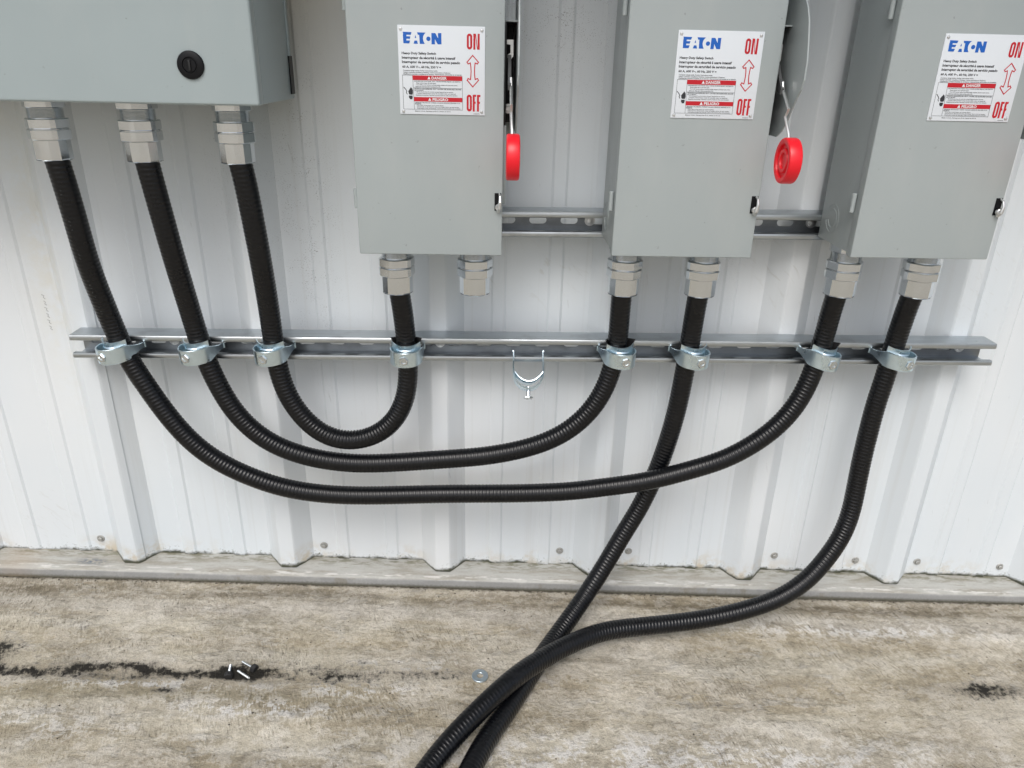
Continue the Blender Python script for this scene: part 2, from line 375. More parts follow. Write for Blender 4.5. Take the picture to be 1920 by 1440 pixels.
MAT = dict(
    wall=wall_material(), ground=ground_material(), flash=flashing_material(),
    grey=paint('grey_enamel', (0.350, 0.392, 0.398)), greyb=paint('blue_grey_enamel', (0.362, 0.425, 0.440), 0.3),
    conduit=conduit_material(),
    nickel=metal('nickel_plated_fitting', (0.72, 0.75, 0.775), 0.19, (1, 1, 0.3), 90, 0.04),
    zinc=metal('zinc_plated_strap', (0.70, 0.83, 0.90), 0.32, (1, 1, 1), 45, 0.15, 0.30, (0.25, 0.30, 0.33)),
    galv=metal('galvanized_channel', (0.49, 0.525, 0.55), 0.34, (0.6, 14, 14), 14, 0.22, 0.35, (0.30, 0.30, 0.31)),
    web=metal('shaded_galvanized_web', (0.27, 0.29, 0.31), 0.45, (0.6, 14, 14), 14, 0.22, 0.35, (0.16, 0.16, 0.17)),  # galvanized colour darkened to paint in the shade inside the channel
    bolt=metal('zinc_bolt', (0.66, 0.70, 0.72), 0.28),
    screwm=simple('weathered_screw_head', (0.42, 0.42, 0.40), 0.55, 0.5, 300, 0.35, 0.3),
    washer=metal('galvanized_washer', (0.52, 0.60, 0.66), 0.38, (1, 1, 1), 120, 0.2),
    red=simple('red_moulded_plastic', (0.78, 0.006, 0.018), 0.36, 0, 60, 0.06, 0.03),
    black=simple('black_plastic', (0.004, 0.0045, 0.006), 0.38, 0, 90, 0.2, 0.05, 0.25),
    dark=simple('dark_steel', (0.02, 0.021, 0.022), 0.5, 0.3, 90, 0.2, 0.05),
    steel=metal('bare_steel', (0.72, 0.73, 0.73), 0.38),
    lever=simple('grey_lever_steel', (0.12, 0.125, 0.13), 0.45, 0.5, 80, 0.15),
    rubber=simple('black_rubber', (0.014, 0.014, 0.015), 0.55, 0, 90, 0.2, 0.1),
    plate=simple('white_label_face', (0.70, 0.745, 0.79), 0.32, 0, 14, 0.025),
    blue=simple('blue_print', (0.006, 0.115, 0.50), 0.4, 0, 60, 0.04),
    redp=simple('red_print', (0.50, 0.006, 0.018), 0.4, 0, 60, 0.04),
    blackp=simple('black_print', (0.025, 0.027, 0.032), 0.45, 0, 60, 0.1),
    whitep=simple('white_print', (0.74, 0.76, 0.78), 0.4, 0, 60, 0.03),
    pencil=simple('graphite_mark', (0.10, 0.10, 0.10), 0.7, 0, 200, 0.4),
    grit=simple('dark_grit', (0.07, 0.06, 0.045), 0.9, 0, 300, 0.5),
    stamp=simple('faded_jacket_print', (0.11, 0.12, 0.12), 0.6, 0, 400, 0.5),
)

# ---------------------------------------------------------------- ground
def axis(lo, fa, fb, hi, step, grow=1.25):
    a = []; x = fa
    while x <= fb: a.append(x); x += step
    d = step; y = a[-1]
    while y < hi: d *= grow; y += d; a.append(min(y, hi))
    d = step; y = a[0]; L = []
    while y > lo: d *= grow; y -= d; L.append(max(y, lo))
    return L[::-1] + a
def relief(x, y):
    n = mnoise.noise(Vector((x * 2.2, y * 16, 0))) * 0.0026 + mnoise.noise(Vector((x * 11, y * 30, 5))) * 0.0011
    n += mnoise.fractal(Vector((x * 45, y * 60, 2)), 0.6, 2.1, 4) * 0.0008
    n -= 0.003 * math.exp(-((y + 0.075) / 0.02) ** 2)
    if x < -0.33: n -= 0.0035 * math.exp(-((y + 0.292 - 0.02 * mnoise.noise(Vector((x * 9, 0, 2)))) / 0.010) ** 2)
    return n
X = axis(-60, -0.95, 1.2, 60, 0.0042); Y = axis(-60, -0.62, 0.0, 12, 0.0036)
vs = [(x, y, zg(x) + (relief(x, y) if abs(x) < 3 and -3 < y < 0.05 else 0)) for y in Y for x in X]
nx = len(X)
g = MB(); g.add(vs, [(j * nx + i, j * nx + i + 1, (j + 1) * nx + i + 1, (j + 1) * nx + i) for j in range(len(Y) - 1) for i in range(nx - 1)], True)
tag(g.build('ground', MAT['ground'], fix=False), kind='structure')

# ---------------------------------------------------------------- ribbed steel wall
wall = empty('siding_wall', (0, 0, 0), 'white ribbed sheet steel wall with mossy lower edge behind the grey boxes', 'wall')
def minor(c):
    return [(c - 0.0135, 0), (c - 0.0095, -0.0026), (c + 0.0095, -0.0026), (c + 0.0135, 0)]
def cell():                                       # one pitch: big rib, then the pan with two stiffeners
    p = [(0.0, 0), (0.0265, -RIB + 0.002), (0.0295, -RIB), (0.0555, -RIB), (0.0585, -RIB + 0.002), (0.086, 0)]
    return p + minor(0.086 + 0.060) + minor(0.086 + 0.158)
def sheet(k0, k1):
    pts = []
    for k in range(k0, k1):
        pts += [(RX0 + k * PITCH + u, v) for u, v in cell()]
    xe = RX0 + k1 * PITCH
    pts += [(xe, 0.0), (xe + 0.0265, -RIB + 0.002), (xe + 0.0295, -RIB), (xe + 0.0555, -RIB), (xe + 0.0585, -RIB + 0.002), (xe + 0.0665, -RIB + 0.0095)]
    pts = [(u, v) for u, v in pts]
    # where this sheet starts it lies under its left neighbour
    o = MB(); n = len(pts)
    zs = [None, -0.3, 0.0, 0.3, 0.6, 1.0, 1.8]
    top = []
    for z in zs:
        for i, (u, v) in enumerate(pts):
            off = 0.0 if u < RX0 + k0 * PITCH + 0.085 else -0.0016
            jig = 0.0007 * mnoise.noise(Vector((u * 6, 0 if z is None else z * 3, 1)))
            top.append((u, v + off + jig, zb(u) + 0.0006 * math.sin(u * 31) if z is None else z))
    t = 0.0009
    back = [(a, b + t, c) for a, b, c in top]
    nz = len(zs)
    f = [(j * n + i, j * n + i + 1, (j + 1) * n + i + 1, (j + 1) * n + i) for j in range(nz - 1) for i in range(n - 1)]
    o.add(top, f); o.add(back, [q[::-1] for q in f])
    m_ = len(top)
    allv = top + back
    o.add(allv, [(i, i + 1, m_ + i + 1, m_ + i) for i in range(n - 1)] + [(j * n + n - 1, (j + 1) * n + n - 1, m_ + (j + 1) * n + n - 1, m_ + j * n + n - 1) for j in range(nz - 1)])
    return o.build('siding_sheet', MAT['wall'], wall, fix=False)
for k0 in (-6, -3, 0, 3, 6): sheet(k0, k0 + 3)

fl = MB(); prof = [(0.02, -0.5065), (-0.010, -0.5105), (-0.030, -0.5135), (-0.0455, -0.5160), (-0.0495, -0.5175), (-0.0518, -0.5205), (-0.0530, -0.5260), (-0.0532, -0.5380), (-0.0532, -0.5600)]
XS = [-2.6 + i * 0.02 for i in range(270)]
vs = []
for x in XS:
    for i, (a, b) in enumerate(prof):
        j = 0.0012 * mnoise.noise(Vector((x * 7, i * 3.0, 0))) if 1 <= i <= 6 else 0
        vs.append((x, a + (j * 0.7 if i > 3 else 0), b - 0.0313 * x + (j if i <= 4 else 0)))
n = len(prof)
fl.add(vs, [(i * n + k, i * n + k + 1, (i + 1) * n + k + 1, (i + 1) * n + k) for i in range(len(XS) - 1) for k in range(n - 1)], True)
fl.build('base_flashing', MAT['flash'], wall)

# board added above the picture, unseen, to shade the upper wall
ev = MB(); ev.box(-3.2, 3.2, -0.46, 0.05, 0.93, 0.97, 0.003); ev.box(-3.2, 3.2, -0.48, -0.461, 0.91, 1.02, 0.003)
ev.build('shade_board', MAT['wall'], wall)
def wall_screw(x, z):
    s = MB()
    s.lathe([(0, 0.0), (0.0072, 0.0), (0.0075, 0.0008), (0.0070, 0.0016), (0.0048, 0.0021)], 24, 'Y')
    s.v = [(a, -b, c) for a, b, c in s.v]
    s.lathe([(0.0047, -0.0018), (0.0047, -0.0050), (0.0040, -0.0058), (0, -0.0058)], 6, 'Y', smooth=False, ang0=x * 40)
    s.build('screw', MAT['screwm'], wall, (x, -0.0018, z))
for x, z in ((-0.7699, -0.4556), (-0.3314, -0.4699), (0.1427, -0.4806), (0.2833, -0.4812), (0.5848, -0.4903), (0.7557, -0.5056 + 0.004), (0.886, -0.5064 + 0.002), (1.0637, -0.5164)):
    wall_screw(x, z)
# pencil scribbles left on the sheets
def stroke3(pts, r=0.0005, y=-0.0032):
    s = MB(); s.tube([(a, y, b) for a, b in pts], r, 5); return s
s = stroke3([(0, 0), (0.010, 0.001), (0.0175, 0.0015), (0.019, -0.001), (0.0165, -0.006), (0.0195, -0.0105), (0.017, -0.013)], 0.0005)
s.tube([(0.002, -0.0032, -0.008), (0.008, -0.0032, -0.006), (0.0165, -0.0032, -0.0045)], 0.0004, 5)
s.build('pencil_mark', MAT['pencil'], wall, (-0.553, 0.0, 0.298))
s = MB()
for k in range(6):
    z0 = -k * 0.011
    s.tube([(0.001 * (k % 2), 0, z0), (0.004, 0, z0 - 0.002), (0.002, 0, z0 - 0.005), (0.005, 0, z0 - 0.0075)], 0.00035, 5)
s.build('pencil_mark', MAT['pencil'], wall, (-0.752, -0.0347, 0.055))

# ---------------------------------------------------------------- slotted channels
def channel(name, x0, x1, z_top, slope, label, group, slot0):
    root = empty(name, (x0, YS0, z_top + slope * x0), label, 'metal channel', group)
    H, D, T = 0.0413, 0.0413, 0.0026
    L = x1 - x0
    # C section, outline of the sheet's thickness: (y, z), z down from the top
    outer = [(0, -T), (0, -0.002), (-0.0008, -0.0006), (-0.002, 0), (-D + 0.004, 0), (-D + 0.0018, -0.0006), (-D + 0.0005, -0.002), (-D, -0.0045), (-D, -0.0072), (-D + 0.0006, -0.0090), (-D + 0.0022, -0.0100), (-D + 0.0085, -0.0100)]
    inner = [(-T, -T), (-T, -T), (-T, -T), (-T, -T), (-D + 0.0046, -T), (-D + 0.0034, -0.0030), (-D + 0.0027, -0.0040), (-D + T, -0.0050), (-D + T, -0.0066), (-D + 0.0030, -0.0074), (-D + 0.0036, -0.0075), (-D + 0.0085, -0.0075)]
    pr = outer + inner[::-1]
    def half(flip):
        b = MB(); q = [(y, (-H - z) if flip else z) for y, z in pr]
        nn = len(q); NS = 40
        vs = [(L * i / NS, y, z + slope * L * i / NS) for i in range(NS + 1) for y, z in q]
        b.add(vs, [(i * nn + k, i * nn + (k + 1) % nn, (i + 1) * nn + (k + 1) % nn, (i + 1) * nn + k) for i in range(NS) for k in range(nn)], True)
        b.add(vs, [tuple(range(nn)), tuple(NS * nn + k for k in range(nn))])
        return b
    b = half(False); b2 = half(True)
    b.add(b2.v, b2.f, True)
    b.build('channel_flanges', MAT['galv'], root)
    # slotted web
    wb = MB(); P_ = 0.0508; n_ = int(L / P_) + 1
    za, zc = -T, -H + T
    for c in range(n_):
        xa = c * P_; xb = min(L, xa + P_)
        if xb - xa < 0.045:
            wb.add([(xa, 0, za + slope * xa), (xb, 0, za + slope * xb), (xb, 0, zc + slope * xb), (xa, 0, zc + slope * xa), (xa, -T, za + slope * xa), (xb, -T, za + slope * xb), (xb, -T, zc + slope * xb), (xa, -T, zc + slope * xa)], [(0, 1, 2, 3), (7, 6, 5, 4)])
            continue
        cx, cz = (xa + xb) / 2, (za + zc) / 2; ra = 0.0064; hl = 0.0076
        inn, out = [], []
        N = 24
        for k in range(N):
            a = 2 * PI * (k + 0.5) / N; ca, sa = math.cos(a), math.sin(a)
            inn.append((cx + (hl if ca > 0 else -hl) + ra * ca, cz + ra * sa))
            t = min((xb - xa) / 2 / abs(ca), (za - zc) / 2 / abs(sa)); out.append((cx + t * ca, cz + t * sa))
        cor = [((xa if sx < 0 else xb), (zc if sz < 0 else za)) for sx, sz in ((1, 1), (-1, 1), (-1, -1), (1, -1))]
        for (px, pz) in cor:                      # pull the nearest ring point onto the corner
            k = min(range(N), key=lambda i: (out[i][0] - px) ** 2 + (out[i][1] - pz) ** 2); out[k] = (px, pz)
        for yy in (0.0, -T):
            vs = [(u, yy, v + slope * u) for u, v in inn] + [(u, yy, v + slope * u) for u, v in out]
            wb.add(vs, [(k, (k + 1) % N, N + (k + 1) % N, N + k) for k in range(N)])
        vs = [(u, 0, v + slope * u) for u, v in inn] + [(u, -T, v + slope * u) for u, v in inn]
        wb.add(vs, [(k, (k + 1) % N, N + (k + 1) % N, N + k) for k in range(N)])
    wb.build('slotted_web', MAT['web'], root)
    for sx in slot0:                              # fixing screw heads inside the channel
        s = MB(); s.lathe([(0.0085, 0), (0.0085, -0.0022), (0, -0.0022)], 20, 'Y'); s.lathe([(0.0055, -0.0022), (0.0055, -0.0065), (0, -0.0072)], 6, 'Y', smooth=False)
        s.build('fixing_screw', MAT['steel'], root, (sx, -T, -H / 2 + slope * sx))
    return root
channel('strut_channel', -0.6988, 0.8654, 0.0, SR, 'long galvanized channel across the wall holding the zinc conduit clamps', 'galvanized channels on the wall', (0.155, 0.61, 1.05, 1.525))
channel('strut_channel', -0.155, 0.690, 0.2131, 0.0063, 'shorter galvanized slotted channel behind the three switch boxes', 'galvanized channels on the wall', (0.313, 0.677))

# ---------------------------------------------------------------- lettering helpers
_cache = {}
def text_geo(body, bold=0.0):
    key = (body, bold)
    if key in _cache: return _cache[key]
    cu = bpy.data.curves.new('tmp', 'FONT'); cu.body = body; cu.size = 1.0; cu.offset = bold; cu.resolution_u = 2; cu.fill_mode = 'BOTH' if hasattr(cu, 'fill_mode') else cu.fill_mode
    ob = bpy.data.objects.new('tmp', cu); COL.objects.link(ob)
    dg = bpy.context.evaluated_depsgraph_get(); me = bpy.data.meshes.new_from_object(ob.evaluated_get(dg))
    v = [(p.co.x, p.co.y) for p in me.vertices]; f = [tuple(p.vertices) for p in me.polygons]
    bpy.data.objects.remove(ob); bpy.data.curves.remove(cu); bpy.data.meshes.remove(me)
    _cache[key] = (v, f); return _cache[key]
class Print(MB):
    """flat printing on the label; u right, v down, both 0..1 of the label face"""
    def __init__(s, y): super().__init__(); s.y = y
    W_, H_ = 0.1115, 0.1065
    def P(s, u, v): return (u * s.W_, s.y, -v * s.H_)
    def poly(s, pts): s.add([s.P(u, v) for u, v in pts], [tuple(range(len(pts)))])
    def rect(s, u0, u1, v0, v1): s.poly([(u0, v0), (u1, v0), (u1, v1), (u0, v1)])
    def text(s, body, u0, u1, v0, v1, bold=0.0):
        v, f = text_geo(body, bold)
        xa, xb = min(p[0] for p in v), max(p[0] for p in v); ya, yb = min(p[1] for p in v), max(p[1] for p in v)
        s.add([s.P(u0 + (p[0] - xa) / (xb - xa) * (u1 - u0), v1 - (p[1] - ya) / (yb - ya) * (v1 - v0)) for p in v], f)
    def line(s, pts, w, closed=False):
        n = len(pts)
        for i in range(n if closed else n - 1):
            a = Vector(pts[i]); b = Vector(pts[(i + 1) % n]); d = (b - a).normalized() * (w / 2); q = Vector((-d.y, d.x))
            s.poly([tuple(a - d + q), tuple(b + d + q), tuple(b + d - q), tuple(a - d - q)])
    def disc(s, u, v, r, n=28, ar=1.0): s.poly([(u + r * math.cos(2 * PI * k / n), v + r * ar * math.sin(2 * PI * k / n)) for k in range(n)])
def cr(pts):                                       # close-up tracing units -> label units
    return [((x - 92) / 1296, (y - 58) / 1340 - (x - 92) / 1296 * 0.020) for x, y in pts]

# ---------------------------------------------------------------- safety switch (built once, copied)
def make_switch():
    root = empty('safety_switch', (0, 0, 0))
    b = MB(); b.box(0.0022, SW - 0.0022, -0.1105, 0, 0.0035, SH - 0.002, 0.0015); b.build('enclosure_body', MAT['grey'], root)
    b = MB(); b.box(0, SW, -SD, -0.1085, 0, SH, 0.0019)
    cov = b.build('cover', MAT['grey'], root)
    for hz in (0.075, 0.3245):
        h = MB(); h.lathe([(0, -0.0135), (0.0030, -0.0135), (0.0034, -0.0128), (0.0034, 0.0128), (0.0030, 0.0135), (0, 0.0135)], 16, 'Z', (-0.0032, 0, 0))
        h.box(-0.0020, 0.0004, 0.0, 0.014, -0.0115, 0.0115, 0.0006)
        hh = h.build('hinge', MAT['grey'], root, (0.0, -0.1080, hz))
        rv = MB(); rv.lathe([(0.0036, 0.0), (0.0034, -0.0010), (0.0022, -0.0018), (0, -0.0020)], 16, 'X'); rv.build('rivet', MAT['grey'], hh, (-0.0020, 0.0085, 0.0))
    for r_ in (0.0215, 0.0140):                    # knockout rings pressed into the left side
        k = MB(); N = 48
        k.tube([(0.0022, -0.0395 + r_ * math.cos(a), 0.0405 + r_ * math.sin(a)) for a in [2 * PI * (i / N) * 0.86 + 0.6 for i in range(N + 1)]], 0.00055, 6)
        k.build('knockout_ring', MAT['grey'], root)
    # latch
    k = MB(); k.box(SW - 0.0110, SW - 0.0018, -SD - 0.0004, -SD + 0.001, 0.064, 0.088); k.build('latch_slot', MAT['black'], root)
    k = MB()
    k.tube([(SW - 0.0045, -SD + 0.001, 0.087), (SW - 0.0035, -SD - 0.006, 0.084), (SW - 0.0035, -SD - 0.009, 0.077), (SW - 0.0045, -SD - 0.008, 0.069), (SW - 0.0050, -SD - 0.003, 0.064)], [0.0015, 0.0018, 0.0022, 0.0032, 0.0030], 10)
    k.lathe([(0.0036, 0.001), (0.0046, 0), (0.0046, -0.0035), (0.0036, -0.0045), (0.0020, -0.0040), (0, -0.0040)], 20, 'Y', (SW - 0.0055, -SD - 0.0035, 0.0695))
    k.build('latch', MAT['steel'], root)
    # side guard of the handle: a plate standing off the right side
    gx = SW + 0.0160; prof = [(-0.10, 0.42), (-0.100, 0.355), (-0.118, 0.345), (-0.137, 0.334), (-0.150, 0.322), (-0.160, 0.307), (-0.168, 0.285), (-0.1745, 0.262), (-0.1748, 0.240), (-0.170, 0.228), (-0.160, 0.2175), (-0.141, 0.191), (-0.124, 0.174), (-0.108, 0.166), (0.0, 0.165), (0.0, 0.42)]
    prof = [(y, z) for y, z in prof]
    k = MB(); k.prism(prof, 'X', gx, gx + 0.0018)
    k.box(SW - 0.0030, gx + 0.0002, -0.106, 0.0, 0.3030, 0.3048)
    k.box(SW - 0.0030, gx + 0.0002, -0.010, -0.0082, 0.1, 0.303)
    k.build('handle_guard', MAT['grey'], root)
    k = MB(); k.box(SW - 0.0021, SW + 0.0028, -0.109, -0.012, 0.176, 0.3028, 0.001); k.box(SW + 0.0028, SW + 0.0125, -0.055, -0.012, 0.176, 0.3028, 0.001)
    k.build('dark_side_block', MAT['dark'], root)  # dark block filling the gap between box and guard
    k = MB(); k.box(SW - 0.0022, SW + 0.0040, -0.1075, -0.030, 0.070, 0.176, 0.001); k.build('side_bracket', MAT['grey'], root)
    k = MB(); k.prism([(SW + 0.0005, 0.282), (SW + 0.0118, 0.282), (SW + 0.0118, 0.262), (SW + 0.0085, 0.2575), (SW + 0.0045, 0.260), (SW + 0.0045, 0.264), (SW + 0.008, 0.266), (SW + 0.008, 0.276), (SW + 0.0005, 0.277)], 'Y', -0.094, -0.084); k.build('pivot_bracket', MAT['steel'], root)
    k = MB(); k.lathe([(0.0042, 0.0), (0.0042, -0.006), (0.0036, -0.0068), (0, -0.0068)], 6, 'Y', (SW + 0.0062, -0.084, 0.196), smooth=False); k.lathe([(0.0062, 0.0), (0.0062, -0.0016), (0, -0.0016)], 20, 'Y', (SW + 0.0062, -0.084, 0.196)); k.build('stop_bolt', MAT['steel'], root)
    # operating handle
    k = MB()
    k.prism([(-0.084, 0.262), (-0.096, 0.264), (-0.118, 0.240), (-0.131, 0.228), (-0.129, 0.221), (-0.118, 0.224), (-0.095, 0.246)], 'X', SW + 0.0048, SW + 0.0090)
    lv = k.build('handle_lever', MAT['lever'], root)
    k = MB()
    k.tube([(SW + 0.0085, -0.124, 0.236), (SW + 0.0090, -0.1292, 0.2251), (SW + 0.0090, -0.1591, 0.2040), (SW + 0.0092, -0.1500, 0.1945), (SW + 0.0100, -0.1700, 0.1740), (SW + 0.0105, -0.1745, 0.162)], [0.0020] * 6, 10)
    k.build('handle_rod', MAT['steel'], lv)
    cx, cy, cz = SW + 0.0118, -0.1765, 0.1420; hr, ht = 0.0290, 0.0086
    pr = [(0.0, -ht + 0.0035), (0.0095, -ht + 0.0035), (0.0105, -ht + 0.0012), (0.0145, -ht + 0.0012), (0.0160, -ht + 0.0042), (0.0205, -ht + 0.0042), (0.0215, -ht + 0.0008), (0.0235, -ht), (0.0268, -ht), (0.0283, -ht + 0.0008), (hr, -ht + 0.0026), (hr, ht - 0.0026), (0.0283, ht - 0.0008), (0.0268, ht), (0.0215, ht - 0.001), (0.0205, ht - 0.004), (0.0160, ht - 0.004), (0.0145, ht - 0.001), (0.0, ht - 0.001)]
    k = MB(); k.lathe(pr, 56, 'X', (cx, cy, cz)); k.build('handle_grip', MAT['red'], lv)
    # label plate
    y0 = -SD; PX, PZ = 0.0650, 0.2955
    k = MB(); k.box(0, 0.1115, -0.0012, 0.0004, -0.1065, 0, 0.0004)
    pl = k.build('label_plate', MAT['plate'], root, (PX, y0, PZ))
    for u, v in ((0.035, 0.042), (0.962, 0.042), (0.040, 0.965), (0.962, 0.958)):
        r_ = MB(); r_.lathe([(0.0021, 0), (0.0021, -0.0004), (0.0016, -0.0011), (0.0006, -0.0013), (0.0005, -0.0009), (0, -0.0009)], 18, 'Y', (u * 0.1115, -0.0012, -v * 0.1065)); r_.build('rivet', MAT['steel'], pl)
    L1, L2 = -0.00135, -0.00160
    k = Print(L1)                                   # the maker's word mark
    k.poly(cr([(170, 160), (300, 165), (288, 205), (222, 203), (175, 203)])); k.poly(cr([(170, 200), (222, 200), (222, 290), (174, 290)])); k.poly(cr([(222, 226), (282, 228), (272, 263), (222, 262)])); k.poly(cr([(174, 286), (275, 288), (262, 330), (175, 328)]))
    k.poly(cr([(356, 208), (368, 250), (344, 250)])); k.poly(cr([(340, 288), (378, 288), (390, 336), (326, 333)]))
    k.poly(cr([(380, 168), (508, 172), (484, 197), (394, 205)])); k.poly(cr([(412, 200), (486, 194), (470, 226), (466, 262), (474, 300), (492, 338), (418, 336)]))
    c = cr([(547, 262)])[0]; k.disc(c[0], c[1], 0.0245)
    k.poly(cr([(592, 178), (642, 178), (642, 343), (592, 343)])); k.poly(cr([(690, 178), (740, 178), (740, 343), (690, 343)])); k.poly(cr([(640, 178), (650, 178), (692, 258), (692, 343), (684, 343), (640, 262)]))
    k.build('logo', MAT['blue'], pl)
    k = Print(L1)                                   # red markings
    def blk(ch, u0, u1, v0, v1, s_=0.0235):
        if ch == 'O':
            cu_, hw = (u0 + u1) / 2, (u1 - u0) / 2; cap = hw * 1.15; o_, i_ = [], []
            for q in range(32):
                a = 2 * PI * q / 32; ca, sa = math.cos(a), math.sin(a)
                for L_, d_ in ((o_, 0.0), (i_, s_)):
                    yy = (v0 + cap) if sa < 0 else (v1 - cap)
                    L_.append((cu_ + (hw - d_) * ca, yy + (cap - d_ * 1.15) * sa))
            for q in range(32): k.poly([o_[q], o_[(q + 1) % 32], i_[(q + 1) % 32], i_[q]])
        elif ch == 'N':
            k.rect(u0, u0 + s_, v0, v1); k.rect(u1 - s_, u1, v0, v1); k.poly([(u0 + s_, v0), (u0 + s_ * 1.25, v0), (u1 - s_, v1 - 0.02), (u1 - s_, v1), (u1 - s_ * 1.25, v1), (u0 + s_, v0 + 0.02)])
        else:
            k.rect(u0, u0 + s_, v0, v1); k.rect(u0 + s_, u1, v0, v0 + 0.024); m_ = (v0 + v1) / 2 - 0.006; k.rect(u0 + s_, u1 - 0.006, m_ - 0.012, m_ + 0.012)
    blk('O', .790, .853, .078, .252); blk('N', .865, .938, .078, .252)
    blk('O', .786, .848, .760, .955); blk('F', .858, .898, .760, .955); blk('F', .908, .948, .760, .955)
    ar = cr([(1203, 506), (1290, 607), (1274, 632), (1240, 618), (1233, 680), (1230, 742), (1233, 805), (1241, 868), (1276, 852), (1291, 880), (1205, 980), (1121, 880), (1134, 852), (1170, 868), (1176, 805), (1179, 742), (1176, 680), (1168, 618), (1136, 632), (1118, 607)])
    k.line(ar, 0.0115, True)
    k.rect(0.155, 0.735, 0.553, 0.607); k.rect(0.165, 0.735, 0.800, 0.850)
    k.build('red_marking', MAT['redp'], pl)
    k = Print(L2)
    k.text('DANGER', 0.378, 0.555, 0.563, 0.597, 0.03); u, v = 0.348, 0.580; k.poly([(u, v - 0.019), (u + 0.019, v + 0.016), (u - 0.019, v + 0.016)])
    k.build('white_lettering', MAT['whitep'], pl)
    k = Print(L2)
    k.text('PELIGRO', 0.385, 0.568, 0.808, 0.842, 0.03); u, v = 0.352, 0.825; k.poly([(u, v - 0.019), (u + 0.019, v + 0.016), (u - 0.019, v + 0.016)])
    k.build('white_lettering', MAT['whitep'], pl)
    k = Print(L1)                                   # black lettering
    T = [('Heavy Duty Safety Switch', .040, .435, .292, .328, .02), ('Interrupteur de s\u00e9curit\u00e9 \u00e0 usage intensif', .040, .658, .340, .380, .02), ('Interruptor de seguridad de servicio pesado', .040, .712, .388, .428, .02), ('60 A, 600 V~, 60 Hz, 250 V =', .042, .490, .444, .476, .02),
         ('Complete ratings inside. Further instructions inside.', .050, .450, .492, .510, .004), ("Valeurs nominales compl\u00e8tes \u00e0 l'int\u00e9rieur. Autres instructions \u00e0 l'int\u00e9rieur.", .050, .600, .512, .530, .004), ('Clasificaci\u00f3n nominal completa en el interior. Instrucciones adicionales en el interior.', .050, .735, .532, .550, .004),
         ('HAZARDOUS VOLTAGE. WILL CAUSE SEVERE INJURY OR DEATH.', .172, .715, .613, .628, .008), ('\u00b7 Keep switch door off until open.', .190, .430, .633, .649, .004), ('\u00b7 Turn OFF power before working inside; replace all doors and covers', .190, .680, .653, .669, .004), ('before use. Close door before turning power ON.', .190, .480, .673, .689, .004),
         ('TENSION DANGEREUSE. PEUT CAUSER DES BLESSURES GRAVES', .172, .722, .699, .713, .008), ('OU LA MORT.', .172, .285, .716, .729, .008), ("\u00b7 Ne laissez pas la porte ouverte lorsque l'appareil est en marche.", .190, .630, .733, .748, .004), ("\u00b7 Coupez l'alimentation avant de travailler dans cet appareil.", .190, .660, .752, .767, .004), ("Replacez les portes. Fermez la porte avant la mise sous tension.", .190, .680, .771, .787, .004),
         ('TENSI\u00d3N PELIGROSA. PUEDE CAUSAR HERIDAS GRAVES O LA', .178, .710, .856, .870, .008), ('MUERTE.', .178, .252, .873, .886, .008), ('\u00b7 Nunca abra el interruptor con la puerta abierta.', .192, .515, .889, .903, .004), ('\u00b7 Desconecte la alimentaci\u00f3n antes de trabajar dentro de este equipo.', .192, .700, .906, .920, .004), ('\u00b7 Reemplace todas las puertas. Cierre la puerta antes de conectar.', .192, .715, .923, .937, .004),
         ('Made in U.S.A., Fabriqu\u00e9 aux \u00c9.-U., Hecho en E.U.A.', .175, .600, .955, .972, .010), ('3A95884H01', .868, .940, .978, .988, .0)]
    for body, a, b_, c_, d_, bo in T: k.text(body, a, b_, c_, d_, bo + 0.014)
    lw = 0.0035
    k.line([(.040, .553), (.155, .553)], lw); k.line([(.735, .553), (.738, .942), (.042, .942), (.040, .553)], lw); k.line([(.157, .553), (.170, .942)], lw); k.line([(.162, .694), (.735, .694)], lw)
    k.line([(.052, .690), (.064, .705), (.074, .715), (.085, .735), (.080, .750), (.088, .768)], 0.008)
    k.poly([(.102, .735), (.108, .765), (.118, .775), (.150, .775), (.157, .755), (.156, .725), (.150, .705), (.132, .688), (.128, .700), (.118, .712)]); k.poly([(.108, .785), (.150, .785), (.152, .805), (.146, .826), (.122, .828), (.108, .808)])
    k.build('lettering', MAT['blackp'], pl)
    return root

sw0 = make_switch()
places = [(-0.1885, 0.1729, 'grey safety switch box with an empty fitting underneath, its red handle seen edge on'),
          (0.1709, 0.1749, 'middle one of three grey safety switch boxes, its round red handle grip showing'),
          (0.5182, 0.1781, 'grey safety switch box at the right, its wide left side with hinges in view')]
for i, (x, z, lab) in enumerate(places):
    o = sw0 if i == 0 else copy_tree(sw0)
    o.location = (x, YS1, z); tag(o, lab, 'switch box', 'grey safety switch boxes with white labels')

# ---------------------------------------------------------------- large enclosure, top left
enc = empty('control_cabinet', (-0.70, -0.04, 0.3692), 'large blue-grey cabinet with a round black lock at the top left', 'cabinet')
EX, EW = 0.401, 1.05
b = MB(); b.box(EX - EW + 0.002, EX - 0.0012, -0.1655, 0.0, 0.001, 0.90, 0.0025); b.build('cabinet_body', MAT['greyb'], enc)
b = MB(); b.box(EX - EW, EX, -0.1897, -0.1680, 0.0, 0.902, 0.0042); dr = b.build('door', MAT['greyb'], enc)
b = MB(); b.box(EX - EW + 0.004, EX - 0.003, -0.1688, -0.1650, 0.002, 0.898); b.build('door_gasket', MAT['rubber'], enc)
b = MB(); b.box(EX - 0.0014, EX + 0.0004, -0.017, -0.0125, 0.030, 0.89); b.build('rear_flange', MAT['greyb'], enc)
b = MB(); b.box(EX - 0.0014, EX + 0.0006, -0.0225, -0.0035, 0.008, 0.060); b.build('mounting_slot', MAT['black'], enc)
b = MB()
